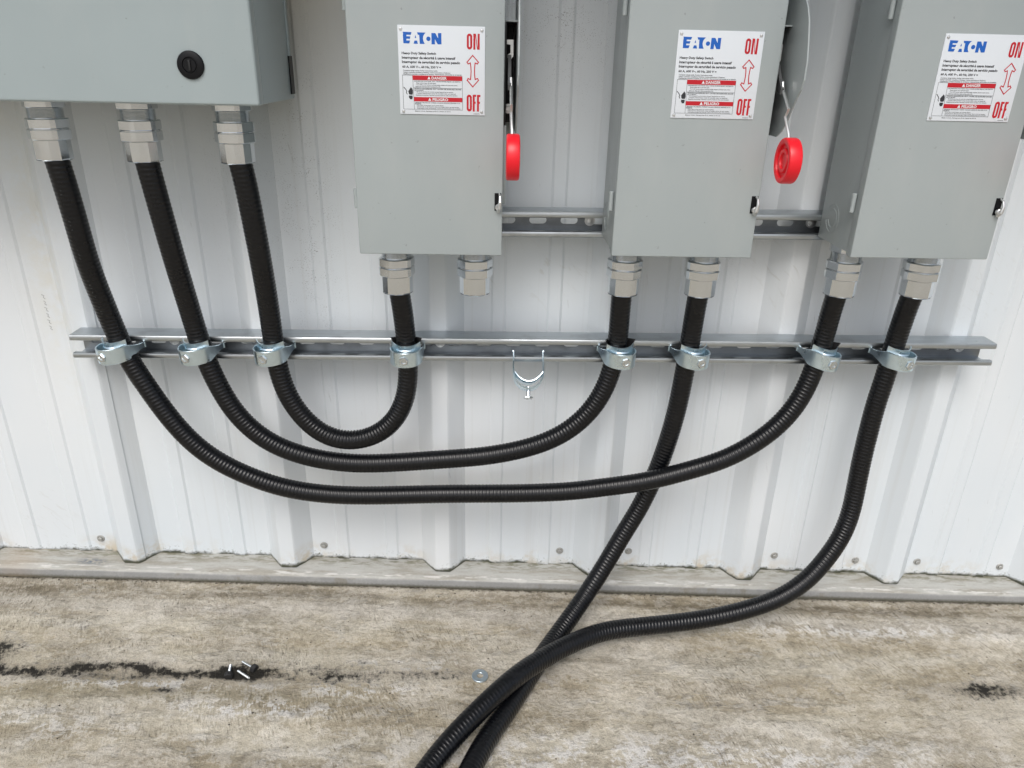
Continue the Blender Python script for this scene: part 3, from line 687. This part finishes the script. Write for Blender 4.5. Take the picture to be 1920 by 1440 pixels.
b.lathe([(0.0165, 0.0), (0.0168, -0.0016), (0.0158, -0.0034), (0.0125, -0.0044), (0.0095, -0.0046), (0.0088, -0.0034), (0.0080, -0.0034), (0.0076, -0.0046), (0.0, -0.0046)], 44, 'Y')
lk = b.build('lock', MAT['black'], dr, (0.3209, -0.1897, 0.0470))
b = MB(); b.box(-0.0013, 0.0013, -0.0064, -0.0040, -0.0062, 0.0062, 0.0004); b.build('lock_slot', MAT['dark'], lk)

# ---------------------------------------------------------------- fittings under the boxes
def make_fitting():
    root = empty('conduit_fitting', (0, 0, 0))
    def hexr(n=12, wide=(0.985, 1.0)):
        return None
    def hexring(b, R_, z0, z1, ch=0.0008, ang=0.0):
        # hexagon with narrow flats on its corners
        pts = []
        for k in range(6):
            for s_ in (-1, 1): pts.append(2 * PI * k / 6 + ang + s_ * R(7.5))
        n = len(pts); vs = []
        for r, z in ((R_ - ch * 1.2, z0), (R_, z0 - ch), (R_, z1 + ch), (R_ - ch * 1.2, z1)):
            for a in pts: vs.append((r * math.cos(a), r * math.sin(a), z))
        fs = [(i * n + k, i * n + (k + 1) % n, (i + 1) * n + (k + 1) % n, (i + 1) * n + k) for i in range(3) for k in range(n)]
        fs += [tuple(range(n)), tuple(3 * n + k for k in range(n))]
        b.add(vs, fs)
    b = MB(); hexring(b, 0.0268, 0.0, -0.0115); b.build('hub', MAT['nickel'], root)
    b = MB(); pr = [(0.0226, -0.0115)]
    z = -0.0117
    while z > -0.0250: pr += [(0.0231, z), (0.0220, z - 0.0008)]; z -= 0.0016
    pr += [(0.0226, -0.0262)]
    b.lathe(pr, 40, 'Z'); b.build('threaded_collar', MAT['nickel'], root)
    b = MB(); hexring(b, 0.0277, -0.0258, -0.0393, 0.0012); hexring(b, 0.0277, -0.0402, -0.0538, 0.0010); b.lathe([(0.0245, -0.0385), (0.0245, -0.0412)], 24, 'Z'); b.build('hex_nut', MAT['nickel'], root)
    b = MB(); b.lathe([(0.0238, -0.0537), (0.0243, -0.0546), (0.0243, -0.0794), (0.0236, -0.0812)], 12, 'Z', smooth=False, ang0=0.13, radii=[1.0, 0.985] * 6)
    b.lathe([(0.0236, -0.0812), (0.0215, -0.0822), (0.0180, -0.0820), (0.0178, -0.0700), (0.0178, -0.0400)], 36, 'Z'); b.build('sleeve', MAT['nickel'], root)
    return root
ft = make_fitting()
GF = 'nickel plated conduit fittings'
fits = [(-0.622, -0.14, 0.3692, 0.2, 'nickel conduit fitting under the large cabinet, leftmost of its three'),
        (-0.495, -0.14, 0.3692, 0.55, 'nickel conduit fitting under the large cabinet, middle of its three'),
        (-0.3645, -0.14, 0.3692, 0.05, 'nickel conduit fitting under the large cabinet, nearest its right corner'),
        (-0.1484, -0.11, 0.1729, 0.35, 'nickel conduit fitting with short looping conduit, under the left switch box'),
        (-0.0270, -0.11, 0.1729, 0.12, 'unused nickel conduit fitting with no conduit in it'),
        (0.2080, -0.11, 0.1749, 0.75, 'left nickel conduit fitting under the middle switch box'),
        (0.3310, -0.11, 0.1749, 0.42, 'right nickel conduit fitting under the middle switch box'),
        (0.5556, -0.11, 0.1781, 0.95, 'nickel conduit fitting under the left corner of the right switch box'),
        (0.6800, -0.11, 0.1781, 0.28, 'nickel conduit fitting under the right switch box, rightmost of all')]
for i, (x, y, z, a, lab) in enumerate(fits):
    o = ft if i == 0 else copy_tree(ft)
    o.location = (x, y, z); o.rotation_euler = (0, 0, a); tag(o, lab, 'conduit fitting', GF)

# ---------------------------------------------------------------- black flexible conduits
PATHS = {
    'A': [(-0.6182, -0.14, 0.2794), (-0.6155, -0.133, 0.2024), (-0.617, -0.12, 0.1268), (-0.6138, -0.1, 0.0459), (-0.6094, -0.0935, 0.0047), (-0.5977, -0.0935, -0.0391), (-0.5741, -0.0964, -0.0868), (-0.5519, -0.099, -0.1299), (-0.5204, -0.102, -0.178), (-0.4819, -0.1028, -0.2169), (-0.4302, -0.1038, -0.2481), (-0.3646, -0.1048, -0.2742), (-0.2863, -0.106, -0.2861), (-0.2078, -0.1065, -0.2875), (-0.0813, -0.1072, -0.2828), (0.0444, -0.108, -0.2803), (0.1392, -0.1132, -0.2725), (0.2093, -0.1171, -0.2597), (0.2786, -0.121, -0.2453), (0.3622, -0.119, -0.2199), (0.4159, -0.1143, -0.2018), (0.4674, -0.1093, -0.1702), (0.5046, -0.105, -0.1357), (0.5274, -0.1006, -0.1018), (0.5393, -0.0973, -0.073), (0.5482, -0.0935, -0.038), (0.5541, -0.0935, 0.0131), (0.5538, -0.0972, 0.0397), (0.5542, -0.1, 0.059), (0.5502, -0.11, 0.0892)],
    'B': [(-0.4925, -0.14, 0.2779), (-0.4874, -0.133, 0.2046), (-0.4844, -0.12, 0.1288), (-0.482, -0.1, 0.0477), (-0.4792, -0.0935, 0.0017), (-0.4694, -0.0935, -0.0452), (-0.4551, -0.0956, -0.0877), (-0.4357, -0.0978, -0.1293), (-0.406, -0.1, -0.1656), (-0.3693, -0.1014, -0.1925), (-0.3128, -0.1032, -0.2132), (-0.251, -0.105, -0.2223), (-0.1888, -0.105, -0.2223), (-0.0804, -0.105, -0.2134), (-0.0039, -0.105, -0.2058), (0.0659, -0.1028, -0.191), (0.1119, -0.1013, -0.1725), (0.1462, -0.1, -0.1489), (0.175, -0.0978, -0.1169), (0.1947, -0.0957, -0.0786), (0.2056, -0.0935, -0.0372), (0.2101, -0.0935, 0.0087), (0.2083, -0.102, 0.0487), (0.2055, -0.11, 0.0844)],
    'C': [(-0.3594, -0.14, 0.2788), (-0.3555, -0.133, 0.2067), (-0.3543, -0.12, 0.1307), (-0.3568, -0.1, 0.0494), (-0.3581, -0.0935, 0.0014), (-0.3563, -0.0935, -0.0391), (-0.3515, -0.095, -0.0741), (-0.341, -0.0964, -0.1059), (-0.322, -0.098, -0.1381), (-0.2968, -0.0991, -0.165), (-0.2675, -0.1, -0.1798), (-0.2375, -0.0991, -0.1832), (-0.2031, -0.098, -0.175), (-0.1738, -0.0969, -0.1546), (-0.1525, -0.0959, -0.1243), (-0.1413, -0.0947, -0.0867), (-0.1382, -0.0935, -0.0461), (-0.1408, -0.0935, 0.0079), (-0.142, -0.101, 0.0463), (-0.1448, -0.11, 0.0812)],
    'D': [(0.329, -0.11, 0.0861), (0.3296, -0.102, 0.0503), (0.3308, -0.0935, 0.0055), (0.3276, -0.0935, -0.0455), (0.3245, -0.09, -0.1089), (0.3171, -0.086, -0.1712), (0.305, -0.084, -0.235), (0.2873, -0.086, -0.2933), (0.2726, -0.09, -0.33), (0.2485, -0.1, -0.3702), (0.2233, -0.115, -0.4144), (0.1938, -0.135, -0.4573), (0.1638, -0.157, -0.4947), (0.1242, -0.204, -0.5177), (0.0853, -0.2676, -0.5212), (0.0438, -0.3459, -0.5212), (0.0218, -0.3839, -0.5205), (-0.0029, -0.4296, -0.5197), (-0.022, -0.472, -0.5191), (-0.0394, -0.5199, -0.5186), (-0.0521, -0.5601, -0.5182)],
    'E': [(0.6722, -0.11, 0.0892), (0.6756, -0.102, 0.0549), (0.6759, -0.0935, 0.0099), (0.6748, -0.0935, -0.0414), (0.6678, -0.094, -0.1034), (0.6655, -0.096, -0.1627), (0.663, -0.1, -0.2229), (0.6624, -0.106, -0.285), (0.6582, -0.113, -0.3297), (0.644, -0.122, -0.3703), (0.6203, -0.133, -0.4028), (0.5906, -0.147, -0.4343), (0.5429, -0.16, -0.4654), (0.4816, -0.165, -0.4909), (0.3966, -0.172, -0.5086), (0.3009, -0.186, -0.5108), (0.2148, -0.205, -0.5057), (0.1585, -0.235, -0.5004), (0.109, -0.2696, -0.4979), (0.0614, -0.3157, -0.4884), (0.028, -0.3509, -0.4874), (-0.0036, -0.3828, -0.4934), (-0.0338, -0.4137, -0.5014), (-0.0587, -0.4414, -0.5087), (-0.0805, -0.4707, -0.515), (-0.1036, -0.5128, -0.5165), (-0.1212, -0.5535, -0.516)],
}

def spline(pts, step=0.0011, passes=3):
    P = [Vector(p) for p in pts]; out = []
    Q = [P[0] * 2 - P[1]] + P + [P[-1] * 2 - P[-2]]
    for i in range(1, len(Q) - 2):
        a, b, c, d = Q[i - 1:i + 3]; n = max(2, int((c - b).length / 0.004))
        for k in range(n):
            t = k / n
            out.append(0.5 * ((2 * b) + (c - a) * t + (2 * a - 5 * b + 4 * c - d) * t * t + (3 * b - 3 * c + d - a) * t ** 3))
    out.append(P[-1])
    for _ in range(passes * 22):                     # relax hand-traced wobble
        out = [out[0]] + [(out[i - 1] + out[i] * 2 + out[i + 1]) / 4 for i in range(1, len(out) - 1)] + [out[-1]]
    res = [out[0]]; acc = 0.0
    for i in range(1, len(out)):
        seg = out[i] - out[i - 1]; L = seg.length; d = step - acc
        while d <= L: res.append(out[i - 1] + seg * (d / L)); d += step
        acc = (acc + L) % step if L else acc
        acc = L - (d - step)
    return res
def conduit(key, label, top=None, end=None):
    pts = list(PATHS[key])
    if top: pts = [(top[0], top[1], top[2] - 0.045), (top[0], top[1], top[2] - 0.075)] + pts
    if end: pts = pts + [(end[0], end[1], end[2] - 0.075), (end[0], end[1], end[2] - 0.045)]
    c = spline(pts); N = len(c); n = 26
    r0 = 0.0163; b = MB(); vs = []
    T = [(c[min(i + 3, N - 1)] - c[max(i - 3, 0)]).normalized() for i in range(N)]
    nrm = T[0].orthogonal().normalized()
    for i in range(N):
        nrm = (nrm - T[i] * nrm.dot(T[i])).normalized(); bn = T[i].cross(nrm)
        # bending opens and closes the ribs
        j0, j1 = max(0, i - 22), min(N - 1, i + 22)
        kv = (T[j1] - T[j0]) / max(1e-4, (j1 - j0) * 0.0011)
        for k in range(n):
            a = 2 * PI * k / n
            dirn = nrm * math.cos(a) + bn * math.sin(a)
            ph = i * 0.0011 / 0.0064 * 2 * PI + a
            inner = kv.dot(dirn)
            amp = 0.00028 + 0.00006 * max(-1.5, min(9, inner))
            sn = math.sin(ph); vs.append(c[i] + dirn * (r0 + amp * (sn - 0.35 * math.cos(2 * ph))))
    b.add(vs, [(i * n + k, i * n + (k + 1) % n, (i + 1) * n + (k + 1) % n, (i + 1) * n + k) for i in range(N - 1) for k in range(n)] , True)
    b.add(vs, [tuple(range(n - 1, -1, -1)), tuple((N - 1) * n + k for k in range(n))])
    org = c[0]
    b.v = [tuple(Vector(p) - org) for p in b.v]
    o = b.build('flexible_conduit', MAT['conduit'], None, tuple(org), fix=False)
    tag(o, label, 'conduit', 'black flexible conduits')
    return o, c
F = fits
ca, pa = conduit('A', 'longest looping black conduit from the cabinet to the right switch box', F[0], F[7])
conduit('B', 'black conduit looping from the cabinet to the middle switch box', F[1], F[5])
conduit('C', 'short tight U-shaped black conduit ending at the left switch box', F[2], F[3])
conduit('D', 'black conduit from the middle switch box crossing beneath another on the concrete', F[6])
conduit('E', 'black conduit from the right switch box lying over another on the concrete', F[8])
# faded print on the first conduit's upper run
cv = Vector((0.0, -1.251, 0.43))
for i0, n_ in ((70, 2), (110, 3), (150, 3), (196, 5), (238, 3)):
    st = MB()
    for q in range(n_):
        i = i0 + q * 6; p = pa[i]; t = (pa[i + 1] - pa[i - 1]).normalized(); d = (cv - p); d = (d - t * d.dot(t)).normalized(); sd_ = t.cross(d).normalized()
        d2 = (d * 0.86 + sd_ * (-0.5 if t.cross(d).x > 0 else 0.5)).normalized(); s2 = t.cross(d2).normalized()
        base = p + d2 * 0.0166
        A_ = [Vector((random.uniform(-1, 1), random.uniform(-1, 1))) for _ in range(4)]
        st.tube([base + t * (a_.x * 0.0018) + s2 * (a_.y * 0.0016) - Vector(pa[0]) for a_ in A_], 0.00016, 4)
    st.build('faded_lettering', MAT['stamp'], ca)

# ---------------------------------------------------------------- strut clamps
def make_clamp():
    """local frame: x along the channel, -y out of the wall, z up; origin at the channel's mouth"""
    root = empty('strut_clamp', (0, 0, 0))
    w2, yc, T = 0.0250, -0.026, 0.0024
    path = [(-w2, 0.0110), (-w2, 0.0), (-w2 - 0.0004, -0.012), (-w2, yc)]
    n = 22
    for k in range(1, n):
        a = PI + PI * k / n
        path.append((w2 * math.cos(a) * (1.0), yc + 0.0285 * math.sin(a) * (1 - 0.10 * 0.0)))
    path += [(w2, yc), (w2 + 0.0004, -0.012), (w2, 0.0), (w2, 0.0110)]
    b = MB(); N = len(path); vs = []
    def hgt(y):                                     # the strap widens from the hooks to the nose
        t = max(0.0, min(1.0, (-y) / 0.030)); t = t * t * (3 - 2 * t)
        return 0.0050 + 0.0082 * t, 0.0050 + 0.0080 * t
    for i, (x, y) in enumerate(path):
        p0 = Vector(path[max(i - 1, 0)]); p1 = Vector(path[min(i + 1, N - 1)]); t = (p1 - p0).normalized(); nn = Vector((t.y, -t.x)) * (T / 2)
        hu, hd = hgt(y)
        rows = ((1.0, 0.0), (0.92, 1.0), (0.5, 1.0), (-0.5, 1.0), (-0.92, 1.0), (-1.0, 0.0), (-0.92, -1.0), (-0.5, -1.0), (0.5, -1.0), (0.92, -1.0))
        for hz, s_ in rows:
            lift = 0.0
            vs.append((x + nn.x * s_, y + nn.y * s_, (hu if hz > 0 else hd) * hz))
    m_ = 10
    b.add(vs, [(i * m_ + k, i * m_ + (k + 1) % m_, (i + 1) * m_ + (k + 1) % m_, (i + 1) * m_ + k) for i in range(N - 1) for k in range(m_)], True)
    b.add(vs, [tuple(range(m_)), tuple((N - 1) * m_ + k for k in range(m_))])
    # hooks inside the channel
    b.box(-w2 - 0.0022, -w2 + 0.001, 0.0100, 0.0122, -0.0050, 0.0050, 0.0006); b.box(w2 - 0.001, w2 + 0.0022, 0.0100, 0.0122, -0.0050, 0.0050, 0.0006)
    b.build('strap', MAT['zinc'], root)
    # saddle pressed against the conduit
    s = MB(); K = 26; vs = []
    zs = [-0.0135, -0.0125, -0.004, -0.0015, 0.0015, 0.0040, 0.0070, 0.0095, 0.0120, 0.0180, 0.0195]
    dr_ = [0.0003, 0, 0, 0, 0, 0, 0.0014, 0.0014, 0, 0, 0.0008]
    for i in range(K + 1):
        q = 2 * i / K - 1; x = q * 0.0232; y = -0.0372 + 0.0150 * q * q
        for rr in (0.0, 0.0018):
            for z, dd in zip(zs, dr_):
                dip = 0.0022 * q ** 4 if z > 0.01 else 0
                vs.append((x * (1 + 0.03 * rr / 0.0018), y - rr - dd * (1 - q ** 6), z + dip))
    m2 = len(zs); W = 2 * m2
    for i in range(K):
        for k in range(m2 - 1):
            s.add([], [])
    fs = []
    for i in range(K):
        for k in range(m2 - 1):
            fs.append((i * W + k, i * W + k + 1, (i + 1) * W + k + 1, (i + 1) * W + k)); fs.append((i * W + m2 + k, i * W + m2 + k + 1, (i + 1) * W + m2 + k + 1, (i + 1) * W + m2 + k))
        for k in (0, m2 - 1): fs.append((i * W + k, i * W + m2 + k, (i + 1) * W + m2 + k, (i + 1) * W + k))
    for i in (0, K):
        for k in range(m2 - 1): fs.append((i * W + k, i * W + k + 1, i * W + m2 + k + 1, i * W + m2 + k))
    s.add(vs, fs, True); s.build('saddle', MAT['zinc'], root)
    bl = MB(); yb = yc - 0.0285 * 0.99
    bl.lathe([(0.0058, yb - 0.0004), (0.0080, yb - 0.0006), (0.0080, yb - 0.0028), (0.0071, yb - 0.0038), (0.0042, yb - 0.0038), (0.0036, yb - 0.0022), (0.0, yb - 0.0022)], 6, 'Y', smooth=False, ang0=0.3)
    bl.lathe([(0.0034, yb - 0.0008), (0.0034, -0.0375), (0, -0.0375)], 14, 'Y')
    bl.build('clamp_bolt', MAT['bolt'], root)
    return root
def liner(parent, up_=0.0195, a0=20, a1=160, curl=0.0):
    s = MB(); K = 20; vs = []
    zs = (-0.012, 0.006, up_)
    for i in range(K + 1):
        a = R(a0 + (a1 - a0) * i / K); e = abs(2 * i / K - 1) ** 3
        for rr in (0.0170, 0.0188):
            for z in zs:
                q = rr + (curl * e if z > 0.01 else 0) + (0.001 if z > 0.01 else 0)
                vs.append((q * math.cos(a), -0.0187 + q * math.sin(a), z + (0.004 * curl / 0.006 * e if z > 0.01 else 0)))
    W = 6; fs = []
    for i in range(K):
        for k in (0, 1): fs += [(i * W + k, i * W + k + 1, (i + 1) * W + k + 1, (i + 1) * W + k), (i * W + 3 + k, i * W + 4 + k, (i + 1) * W + 4 + k, (i + 1) * W + 3 + k)]
        for k in (0, 2): fs.append((i * W + k, i * W + 3 + k, (i + 1) * W + 3 + k, (i + 1) * W + k))
    for i in (0, K): fs += [(i * W, i * W + 1, i * W + 4, i * W + 3), (i * W + 1, i * W + 2, i * W + 5, i * W + 4)]
    s.add(vs, fs, True); s.build('rubber_liner', MAT['rubber'], parent)
cl = make_clamp()
# x, yaw (deg, + turns the nose to the left), roll, liner
cls = [(-0.6055, -19, 3, 1, 'zinc conduit clamp at the left end of the long channel'),
       (-0.4755, -16, 2, 1, 'zinc conduit clamp on the second conduit from the left'),
       (-0.3575, -10, 1, 0, 'zinc conduit clamp on the third conduit from the left'),
       (-0.1395, -2, 0, 2, 'zinc conduit clamp below the left switch box, black liner showing'),
       (0.2080, 12, -1, 3, 'zinc conduit clamp with curled black liner below the middle switch box'),
       (0.3300, 14, -3, 0, 'zinc conduit clamp on the conduit that drops from the middle switch box'),
       (0.5510, 10, -8, 3, 'zinc conduit clamp tilted down, below the left corner of the right switch box'),
       (0.6755, 15, -5, 1, 'zinc conduit clamp nearest the right end of the long channel')]
roots = [cl]
for i in range(8): roots.append(copy_tree(cl))
for i, (x, yaw, roll, ln_, lab) in enumerate(cls):
    o = roots[i]
    o.location = (x, YS1, -0.0207 + SR * x + 0.0035); o.rotation_euler = (R(2), R(-roll), R(yaw)); tag(o, lab, 'conduit clamp', 'zinc strut clamps on the long channel')
    if ln_: liner(o, *{1: (0.0185, 10, 120, 0.002), 2: (0.0225, 0, 180, 0.006), 3: (0.0235, -10, 190, 0.007)}[ln_])
o = roots[8]
o.location = (0.0630, YS1 + 0.001, -0.0335); o.rotation_euler = (R(55), 0, 0)
tag(o, 'empty zinc clamp hanging open from the long channel with no conduit', 'conduit clamp', 'zinc strut clamps on the long channel')
for c in [c for c in bpy.data.objects if c.parent == o]:
    if c.name.startswith('saddle'): c.location = (0, -0.0050, 0)
    if c.name.startswith('clamp_bolt'): c.location = (0, -0.0125, 0)

# ---------------------------------------------------------------- loose bits on the concrete
wsh = MB(); wsh.lathe([(0.0055, 0.0), (0.0055, 0.0022), (0.0060, 0.0026), (0.0134, 0.0026), (0.0140, 0.0020), (0.0140, 0.0), (0.0055, 0.0)], 44, 'Z')
o = wsh.build('washer', MAT['washer'], None, (-0.0135, -0.2853, zg(-0.0135) + 0.0020)); o.rotation_euler = (R(3), R(2), 0)
tag(o, 'flat round zinc washer lying on the concrete beside the crossing conduits', 'washer')
def loose(x, y, ang, L, r, cap, label, dz=0.0):
    root = empty('loose_bolt', (x, y, zg(x) + 0.0035 + dz), label, 'bolt', 'loose bolts on the concrete', (0, R(-6), R(ang)))
    b = MB(); pr = [(0, 0)]; z = 0.0
    while z < L: pr += [(r, z), (r * 0.86, z + 0.0006)]; z += 0.0012
    pr += [(r * 0.6, L), (0, L)]
    b.lathe(pr, 16, 'X'); b.build('shank', MAT['bolt'], root)
    if cap:
        b = MB(); b.lathe([(0, -0.009), (0.0062, -0.009), (0.0072, -0.0078), (0.0072, -0.0015), (0.0055, 0.0), (0, 0.0)], 8, 'X', smooth=False); b.build('cap', MAT['rubber'], root)
    return root
loose(-0.4330, -0.2920, 98, 0.016, 0.0026, True, 'short loose bolt standing off to the left with a black cap')
loose(-0.3990, -0.2780, 152, 0.022, 0.0022, True, 'loose bolt pointing up left with a black cap at its right end')
loose(-0.4195, -0.2870, -38, 0.030, 0.0021, False, 'longest loose bolt, bare silver with no cap, lowest of the three')

gr = MB()
for i in range(420):
    x = random.uniform(-0.95, 1.15); y = -0.058 - random.random() ** 1.6 * 0.5
    if random.random() < 0.35: y = -0.0545 - random.random() * 0.006
    r = random.uniform(0.0006, 0.0020) * (1.4 if random.random() < 0.08 else 1)
    vs = []
    for k in range(6):
        a = 2 * PI * k / 6 + random.random(); vs.append((x + r * math.cos(a) * random.uniform(.6, 1.4), y + r * math.sin(a) * random.uniform(.6, 1.2), zg(x) + relief(x, y) - 0.0003 + r * random.uniform(0, .3)))
    vs.append((x, y, zg(x) + relief(x, y) + r * random.uniform(0.5, 1.0)))
    gr.add(vs, [(k, (k + 1) % 6, 6) for k in range(6)])
tag(gr.build('grit', MAT['grit'], fix=False), 'scattered dark grit and crumbs on the concrete by the wall', 'grit', kind='stuff')
